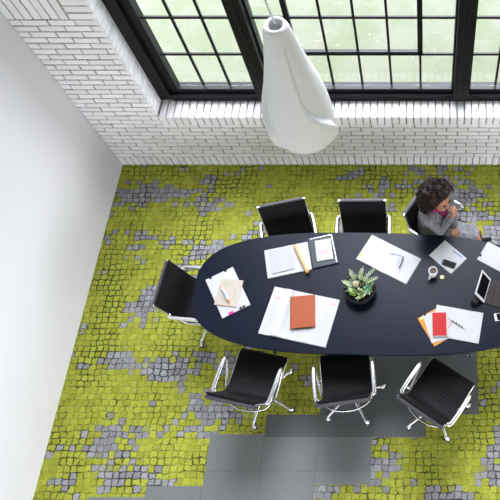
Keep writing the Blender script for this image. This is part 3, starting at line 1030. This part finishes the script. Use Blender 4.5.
# 9. pile with the red notebook
of = item('orange_folder', 0.096, 1.721, TZ, 30, 'orange card folder lowest in the pile under the red notebook', 'folder')
rbox(.225, .295, .003, M_orangep, 'cover', of, z=E_)
rbox(.07, .02, .0005, M_lemon, 'label_strip', of, -.06, .13, .0036, bev=0)
bs = item('layout_sheet', 0.276, 1.741, TZ + .0045, -10.8, 'large white sheet with a pen on it right of the red notebook', 'paper')
rbox(.420, .286, .002, M_white, 'sheet', bs, z=0, bev=.0008)
rbox(.05, .022, .0003, M_orangep, 'orange_corner', bs, -.055, -.105, .002, rz=R(-58), bev=0)
ws = item('white_folder', 0.108, 1.722, TZ + .0070, 17, 'white folder with a black clip directly under the red notebook', 'folder')
rbox(.205, .272, .003, M_white, 'cover', ws, z=0)
rbox(.020, .016, .008, M_black, 'binder_clip', ws, -.083, .132, .0)
rn = item('red_notebook', 0.122, 1.731, TZ + .0104, 1, 'bright red notebook on top of the white and orange folders', 'notebook')
rbox(.134, .212, .014, M_page, 'pages', rn, .006, -.004, .002)
rbox(.138, .216, .002, M_white, 'back_cover', rn, .005, -.004, 0)
rbox(.122, .212, .003, M_red, 'front_cover', rn, -.004, .002, .016)
MB().tube(catmull([(.068, .05, .012), (.095, .045, .004), (.098, .0, .003), (.075, -.03, .006)], 5), .0025, 8).build('ribbon', M_red, rn, smooth=True)
pn = item('ballpoint_pen', 0.285, 1.732, TZ + .0067, -34.8, 'black and silver pen lying on the large white sheet beside the red notebook', 'pen')
MB().tube([(-.065, 0, .0055), (-.01, 0, .0055)], .0055, 12).build('barrel', M_black, pn, smooth=True, auto=40)
MB().tube([(-.01, 0, .0055), (.055, 0, .0055), (.070, 0, .0055)], [.0052, .0052, .0015], 12).build('grip', M_greyp, pn, smooth=True, auto=40)
for xx in (-.04, .01, .035):
    MB().tube([(xx - .006, 0, .0055), (xx + .006, 0, .0055)], .0062, 12).build('ring', M_chrome if xx < 0 else M_black, pn, smooth=True, auto=40)

# 10. white phone at the right edge
wph = item('white_phone', 0.672, 1.81, TZ, 8, 'white-bodied phone cut by the right edge of the photo', 'phone')
rbox(.135, .070, .008, M_pwhite, 'body', wph, z=E_, bev=.003)
rbox(.100, .062, .0008, M_screen, 'screen', wph, .004, 0, .0086, bev=0)

# 11. succulent bowl
bw = item('succulent_bowl', -0.591, 2.045, TZ, 0, 'round charcoal bowl of mixed succulents on the table', 'plant')
MB().lathe([(.080, E_), (.105, .008), (.138, .045), (.147, .085), (.143, .110), (.136, .112), (.132, .100), (.131, .088)], 44).build('bowl', M_bowl, bw, smooth=True, auto=50)
soil = MB()
soil.lathe([(.132, .086), (.131, .092), (.09, .098), (.04, .102), (.005, .103)], 36)
soil.build('soil', M_soil, bw, smooth=True)
def leaf(mb, base, d, L, w, up=.4, n=5):
    """a fleshy pointed leaf"""
    base = Vector(base); d = Vector(d).normalized()
    pts, rs = [], []
    for i in range(n + 1):
        u = i / n
        pts.append(base + d * (L * u) + Vector((0, 0, up * L * u * u)))
        rs.append(max(.0008, w * math.sin(PI * (.16 + .80 * u)) ** .8))
    mb.tube(pts, rs, 7, flat=.55)
def rosette(name, x, y, z, r, m, k=13, tilt=.6):
    mb = MB()
    for i in range(k):
        a = i * 2.39996
        f = .35 + .65 * (i / k)
        leaf(mb, (x, y, z), (math.cos(a) * f, math.sin(a) * f, tilt * (1.3 - f)), r * (.55 + .45 * f), r * .20, .15)
    return mb.build(name, m, bw, smooth=True)
rosette('rosette', -.045, -.045, .105, .045, M_leaf)
rosette('rosette', .02, -.075, .104, .042, M_leaf, 15)
rosette('rosette', .075, -.015, .108, .050, M_leafb, 13)
rosette('rosette', -.085, .030, .108, .042, M_leaf, 11)
rosette('rosette', -.075, -.030, .112, .034, M_leafp, 9)
rosette('rosette', .060, -.055, .104, .034, M_leafp, 9)
rosette('rosette', .095, .045, .104, .036, M_leaf, 11)
mb = MB().ball((-.032, .022, .128), (.030, .030, .028), 3)
for v in mb.bm.verts:
    a = math.atan2(v.co.y - .022, v.co.x + .032)
    k = 1 + .08 * math.cos(12 * a)
    v.co.x = -.032 + (v.co.x + .032) * k; v.co.y = .022 + (v.co.y - .022) * k
mb.build('ball_cactus', M_cactus, bw, smooth=True)
# tall pale branching succulent leaning to the far right
for (bx, by, tx, ty, tz, m) in ((.01, .04, .13, .12, .215, M_leafp), (.0, .05, .03, .13, .20, M_leafp), (-.03, .05, -.075, .115, .185, M_leafp), (.03, .03, .15, .055, .18, M_leafp), (-.05, .0, -.13, .03, .155, M_leafp)):
    mb = MB()
    a = Vector((bx, by, .10)); b = Vector((tx, ty, tz))
    mb.tube([a, a.lerp(b, .5) + Vector((0, 0, .015)), b], [.005, .004, .002], 7)
    d = (b - a).normalized(); sd = d.cross(Vector((0, 0, 1))).normalized()
    for i in range(6):
        u = .2 + .75 * i / 5
        q = a.lerp(b, u) + Vector((0, 0, .02 * u * (1 - u) * 3))
        for s in (-1, 1):
            leaf(mb, q, d * .55 + sd * s * .8 + Vector((0, 0, .25)), .036 * (1.15 - .55 * u), .0048, .1)
    leaf(mb, b, d, .03, .006)
    mb.build('branching_stem', m, bw, smooth=True)

rl = random.Random(11)
for m, nme, cnt, ln, wd in ((M_leafp, 'pale_leaves', 34, .036, .0060), (M_leaf, 'green_leaves', 44, .032, .0055), (M_limep, 'lime_leaves', 18, .024, .0048), (M_cactus, 'dry_leaves', 14, .030, .0045), (M_white, 'white_tips', 12, .020, .0042)):
    mb = MB()
    for i in range(cnt):
        a = rl.random() * 2 * PI; q = .112 * math.sqrt(rl.random())
        b = a + rl.uniform(-1.6, 1.6)
        leaf(mb, (q * math.cos(a), q * math.sin(a), .098 + rl.uniform(0, .028)), (math.cos(b), math.sin(b), rl.uniform(.1, 1.1)), ln * rl.uniform(.6, 1.15), wd * rl.uniform(.8, 1.2), .15)
    mb.build(nme, m, bw, smooth=True)

# ------------------------------------------------------------------ seated woman
FA = R(-14)                       # she faces right and a little towards the viewer
person = tag(empty('person', (0.06, 2.83, 0.46)), 'woman with big curly dark hair in a grey suit, pen at her mouth', 'person')
PO = Vector((0.06, 2.83, 0.46))
def L(p): return Vector(p) - PO
def remesh(o, vox, smooth=6):
    r = o.modifiers.new('remesh', 'REMESH'); r.mode = 'VOXEL'; r.voxel_size = vox; r.use_smooth_shade = True
    s = o.modifiers.new('smooth', 'SMOOTH'); s.factor = .5; s.iterations = smooth
    return o
hip = Vector((.030, 2.845, .545)); chest = Vector((.065, 2.815, .86)); neck = Vector((.082, 2.800, 1.005)); headc = Vector((.120, 2.765, 1.145))
fh = Vector((.76, -.62, -.06)).normalized()          # where the face points
rs_h = fh.cross(Vector((0, 0, 1))).normalized(); up_h = rs_h.cross(fh).normalized()
RM = Matrix((fh, -rs_h, up_h)).transposed().to_4x4()  # head axes: x forward, y left, z up
def hp(f_, r_, u_): return L(headc) + fh * f_ + rs_h * r_ + up_h * u_
sh_r = Vector((.012, 2.695, .955)); sh_l = Vector((.175, 2.930, .955))
el_r = Vector((.128, 2.640, .800)); wr_r = Vector((.232, 2.690, .955))
el_l = Vector((.250, 2.925, .735)); wr_l = Vector((.270, 2.755, .655))
hip_r = Vector((.070, 2.745, .525)); hip_l = Vector((.095, 2.850, .525))
kn_r = Vector((.480, 2.672, .555)); kn_l = Vector((.480, 2.775, .520))
an_r = Vector((.560, 2.800, .150)); an_l = Vector((.540, 2.890, .110))
bd = MB()
bd.capsule(L(hip), L(chest), .10, .11).capsule(L(chest), L(neck), .10, .055)
bd.capsule(L(neck) - Vector((0, 0, .02)), hp(-.02, 0, -.05), .050, .050)
bd.ball(hp(-.012, 0, .020), (.096, .076, .105), 3, RM)
bd.ball(hp(.030, 0, -.050), (.056, .058, .068), 3, RM)
bd.ball(hp(.062, 0, -.092), (.022, .026, .020), 3, RM)
bd.capsule(hp(.080, 0, .012), hp(.104, 0, -.022), .009, .0135)
for s in (-1, 1):
    bd.ball(hp(.098, s * .011, -.026), .009, 2)
    bd.ball(hp(.060, s * .038, -.026), (.028, .026, .024), 2, RM)
    bd.ball(hp(-.005, s * .078, -.008), (.020, .010, .030), 2, RM)
bd.capsule(hp(.072, -.03, .034), hp(.072, .03, .034), .014, .014)
for a, b, c_, ra, rb, rc in ((sh_r, el_r, wr_r, .048, .038, .025), (sh_l, el_l, wr_l, .048, .038, .025)):
    bd.capsule(L(chest) + Vector((0, 0, .08)), L(a), .07, ra).capsule(L(a), L(b), ra, rb).capsule(L(b), L(c_), rb, rc)
for a, b, c_ in ((hip_r, kn_r, an_r), (hip_l, kn_l, an_l)):
    bd.capsule(L(hip), L(a), .095, .082).capsule(L(a), L(b), .080, .054)
    bd.capsule(L(b), L(b).lerp(L(c_), .35), .052, .052).capsule(L(b).lerp(L(c_), .35), L(c_), .052, .036)
def hand(w, pd, nrm, thumb_side, curl, spread=.017, s=1.0):
    """palm leaves the wrist w along pd; nrm points out of the palm; fingers curl towards nrm"""
    pd = Vector(pd).normalized(); nrm = Vector(nrm); nrm = (nrm - pd * nrm.dot(pd)).normalized()
    side = pd.cross(nrm).normalized() * thumb_side
    w = L(w)
    for k, o in enumerate((1.5, .5, -.5, -1.5)):
        bd.capsule(w + side * o * .009, w + pd * .078 * s + side * o * spread, .015, .0115)
    for k, (o, ln) in enumerate(((1.5, .066), (.5, .075), (-.5, .070), (-1.5, .055))):
        p = w + pd * .078 * s + side * o * spread
        ang = R(curl[0]) * (1 + .08 * k)
        r_ = .0092
        for j, fr_ in enumerate((.45, .31, .24)):
            d = pd * math.cos(ang) + nrm * math.sin(ang)
            q = p + d * ln * fr_ * s
            bd.capsule(p, q, r_, r_ * .92, n=10)
            p = q; r_ *= .92; ang += R(curl[1 + j])
    p = w + pd * .022 + side * .020
    d1 = (pd * .62 + side * .62 + nrm * .45).normalized(); q = p + d1 * .040
    d2 = (pd * .85 + side * .05 + nrm * .55).normalized(); q2 = q + d2 * .030
    d3 = (pd * .75 - side * .15 + nrm * .6).normalized(); q3 = q2 + d3 * .024
    bd.capsule(p, q, .014, .012, n=10).capsule(q, q2, .0115, .0105, n=10).capsule(q2, q3, .0105, .009, n=10)
hand_dir_r = Vector((.30, .04, .80))
hand(wr_r, hand_dir_r, (-.55, .62, .10), -1, (40, 55, 35, 0))
hand(wr_l, (.02, -.60, -.10), (.0, .0, -1), 1, (22, 25, 18, 0))
body = bd.build('body', M_skin, person, smooth=True)
remesh(body, .0055, 5)
# face
for s in (-1, 1):
    mb = MB().ball(hp(.083, s * .031, .008), (.007, .013, .0065), 2, RM); mb.build('eye', M_eye, person, smooth=True)
    MB().tube([hp(.089, s * .016, .030), hp(.090, s * .032, .036), hp(.078, s * .050, .030)], [.003, .004, .002], 8).build('eyebrow', M_hair, person, smooth=True)
MB().tube([hp(.082, -.022, -.060), hp(.089, -.008, -.057), hp(.089, .008, -.057), hp(.082, .022, -.060)], [.003, .0065, .0065, .003], 8).build('lips', M_lips, person, smooth=True)
# clothes
jk = MB()
jk.capsule(L(hip) + Vector((0, 0, .02)), L(chest), .128, .132).capsule(L(chest), L(neck) - Vector((0, 0, .035)), .128, .070)
for a, b, c_ in ((sh_r, el_r, wr_r), (sh_l, el_l, wr_l)):
    e2 = L(c_) - (L(c_) - L(b)).normalized() * .012
    jk.capsule(L(chest) + Vector((0, 0, .075)), L(a), .085, .066).capsule(L(a), L(b), .064, .050).capsule(L(b), e2, .050, .038)
jacket = jk.build('jacket', M_jacket, person, smooth=True)
remesh(jacket, .008, 4)
# lapels, scarf at the neck
side = fh.cross(Vector((0, 0, 1))).normalized()
ff = Vector((.85, -.52, 0)).normalized(); fs = Vector((-.52, -.85, 0)).normalized()
scm = MB()
scm.capsule(L(neck) + ff * .030 + Vector((0, 0, .030)), L(neck) + ff * .112 + Vector((0, 0, -.115)), .052, .028)
scm.tube([L(neck) + ff * (.070 * math.cos(k * PI / 9)) + fs * (.070 * math.sin(k * PI / 9)) + Vector((0, 0, .012)) for k in range(18)], .026, 10, closed=True)
remesh(scm.build('scarf', M_magenta, person, smooth=True), .007, 3)
for s in (-1, 1):
    lp = MB()
    o0 = L(neck) + Vector((0, 0, -.005))
    p = [o0 + fs * s * .062 + ff * .045 + Vector((0, 0, .012)), o0 + fs * s * .118 + ff * .075 + Vector((0, 0, -.075)), o0 + fs * s * .080 + ff * .118 + Vector((0, 0, -.10)), o0 + fs * s * .015 + ff * .142 + Vector((0, 0, -.26)), o0 + fs * s * .045 + ff * .105 + Vector((0, 0, -.06))]
    q = [v + ff * .010 for v in p]
    lp.add(p + q, [(0, 1, 2, 3, 4), (9, 8, 7, 6, 5), (0, 1, 6, 5), (1, 2, 7, 6), (2, 3, 8, 7), (3, 4, 9, 8), (4, 0, 5, 9)])
    lp.build('lapel', M_jacket, person)
sk = MB()
sk.capsule(L(hip), L(hip_r), .112, .094).capsule(L(hip), L(hip_l), .112, .094)
for a, b in ((hip_r, kn_r), (hip_l, kn_l)):
    e2 = L(a).lerp(L(b), .96)
    sk.capsule(L(a), e2, .094, .064)
sk.capsule((L(hip_r) + L(hip_l)) / 2, (L(kn_r) + L(kn_l)) / 2 - Vector((.02, 0, 0)), .092, .066)
remesh(sk.build('skirt', M_skirt, person, smooth=True), .009, 4)
for kn, an in ((kn_r, an_r), (kn_l, an_l)):
    bt = MB()
    a = L(kn).lerp(L(an), .30)
    bt.capsule(a, L(an), .064, .046)
    zb_ = an.z - .085
    toe_d = Vector((.86, .30, 0)).normalized()
    heel = L(an) + Vector((0, 0, -.045)) - toe_d * .02
    toe = L(an) + toe_d * .150 + Vector((0, 0, -.072))
    bt.capsule(L(an), heel, .046, .040).capsule(heel, toe, .040, .026)
    bt.capsule(heel - Vector((0, 0, .03)) - toe_d * .01, L((an.x - .01, an.y - .005, max(.018, an.z - .13))), .022, .016)
    remesh(bt.build('boot', M_boot, person, smooth=True), .008, 3)
# hair: a soft round mass of curls
hc = hp(-.075, .0, .040) + Vector((.018, -.030, -.025))
hm = MB()
bmesh.ops.create_icosphere(hm.bm, subdivisions=5, radius=1.0)
for v in list(hm.bm.verts):
    d = v.co.normalized()
    f_, r_, u_ = d.x, d.y, d.z                    # local head axes
    rad = Vector((f_ * .150, r_ * .165, u_ * .150))
    k = 1 + .10 * mnoise.noise(d * 3.2) + .09 * mnoise.noise(d * 9.0) + .05 * mnoise.noise(d * 22)
    # leave the face open
    toface = max(0.0, f_ * .88 - u_ * .42)
    if toface > .36:
        k *= 1 - min(1, (toface - .36) / .20) * .50
    w = RM.to_3x3() @ (rad * k)
    v.co = hc + w
hair = hm.build('hair', M_hair, person, smooth=True)
cu = MB()
rn_ = random.Random(3)
for i in range(520):
    d = Vector((rn_.gauss(0, 1), rn_.gauss(0, 1), rn_.gauss(0, 1))).normalized()
    if d.x * .88 - d.z * .42 > .36:
        continue
    w = RM.to_3x3() @ Vector((d.x * .152, d.y * .168, d.z * .152))
    t1 = w.orthogonal().normalized(); t2 = w.cross(t1).normalized()
    n_ = w.normalized()
    ph0 = rn_.random() * 6.28
    pts = []
    rr = rn_.uniform(.008, .014)
    ln = rn_.uniform(.03, .055)
    dr = (t1 * math.cos(ph0) + t2 * math.sin(ph0)) * .8 + n_ * rn_.uniform(.0, .5)
    for j in range(9):
        u = j / 8
        a = ph0 + u * 9
        pts.append(hc + w * .93 + dr * ln * (u - .3) + n_ * .012 + (t1 * math.cos(a) + n_ * math.sin(a)) * rr)
    cu.tube(pts, .0032, 5)
tag(cu.build('curls', M_hair, hair, smooth=True), kind='stuff')
# pen held to the mouth
pen = item('pen', 0, 0, 0, 0, 'slim silver pen held in the hand of the seated woman at her mouth', 'pen')
m0 = headc + fh * .104 + up_h * -.066 + rs_h * .004
h0 = wr_r + hand_dir_r.normalized() * .075 + Vector((-.02, .028, .0))
dd = (h0 - m0).normalized()
pen.location = m0
MB().tube([Vector((0, 0, 0)), dd * .012, dd * .09], [.002, .0042, .0042], 10).build('barrel', M_greyp, pen, smooth=True, auto=50)
MB().tube([dd * .09, dd * .142], .0046, 10).build('cap', M_black, pen, smooth=True, auto=50)
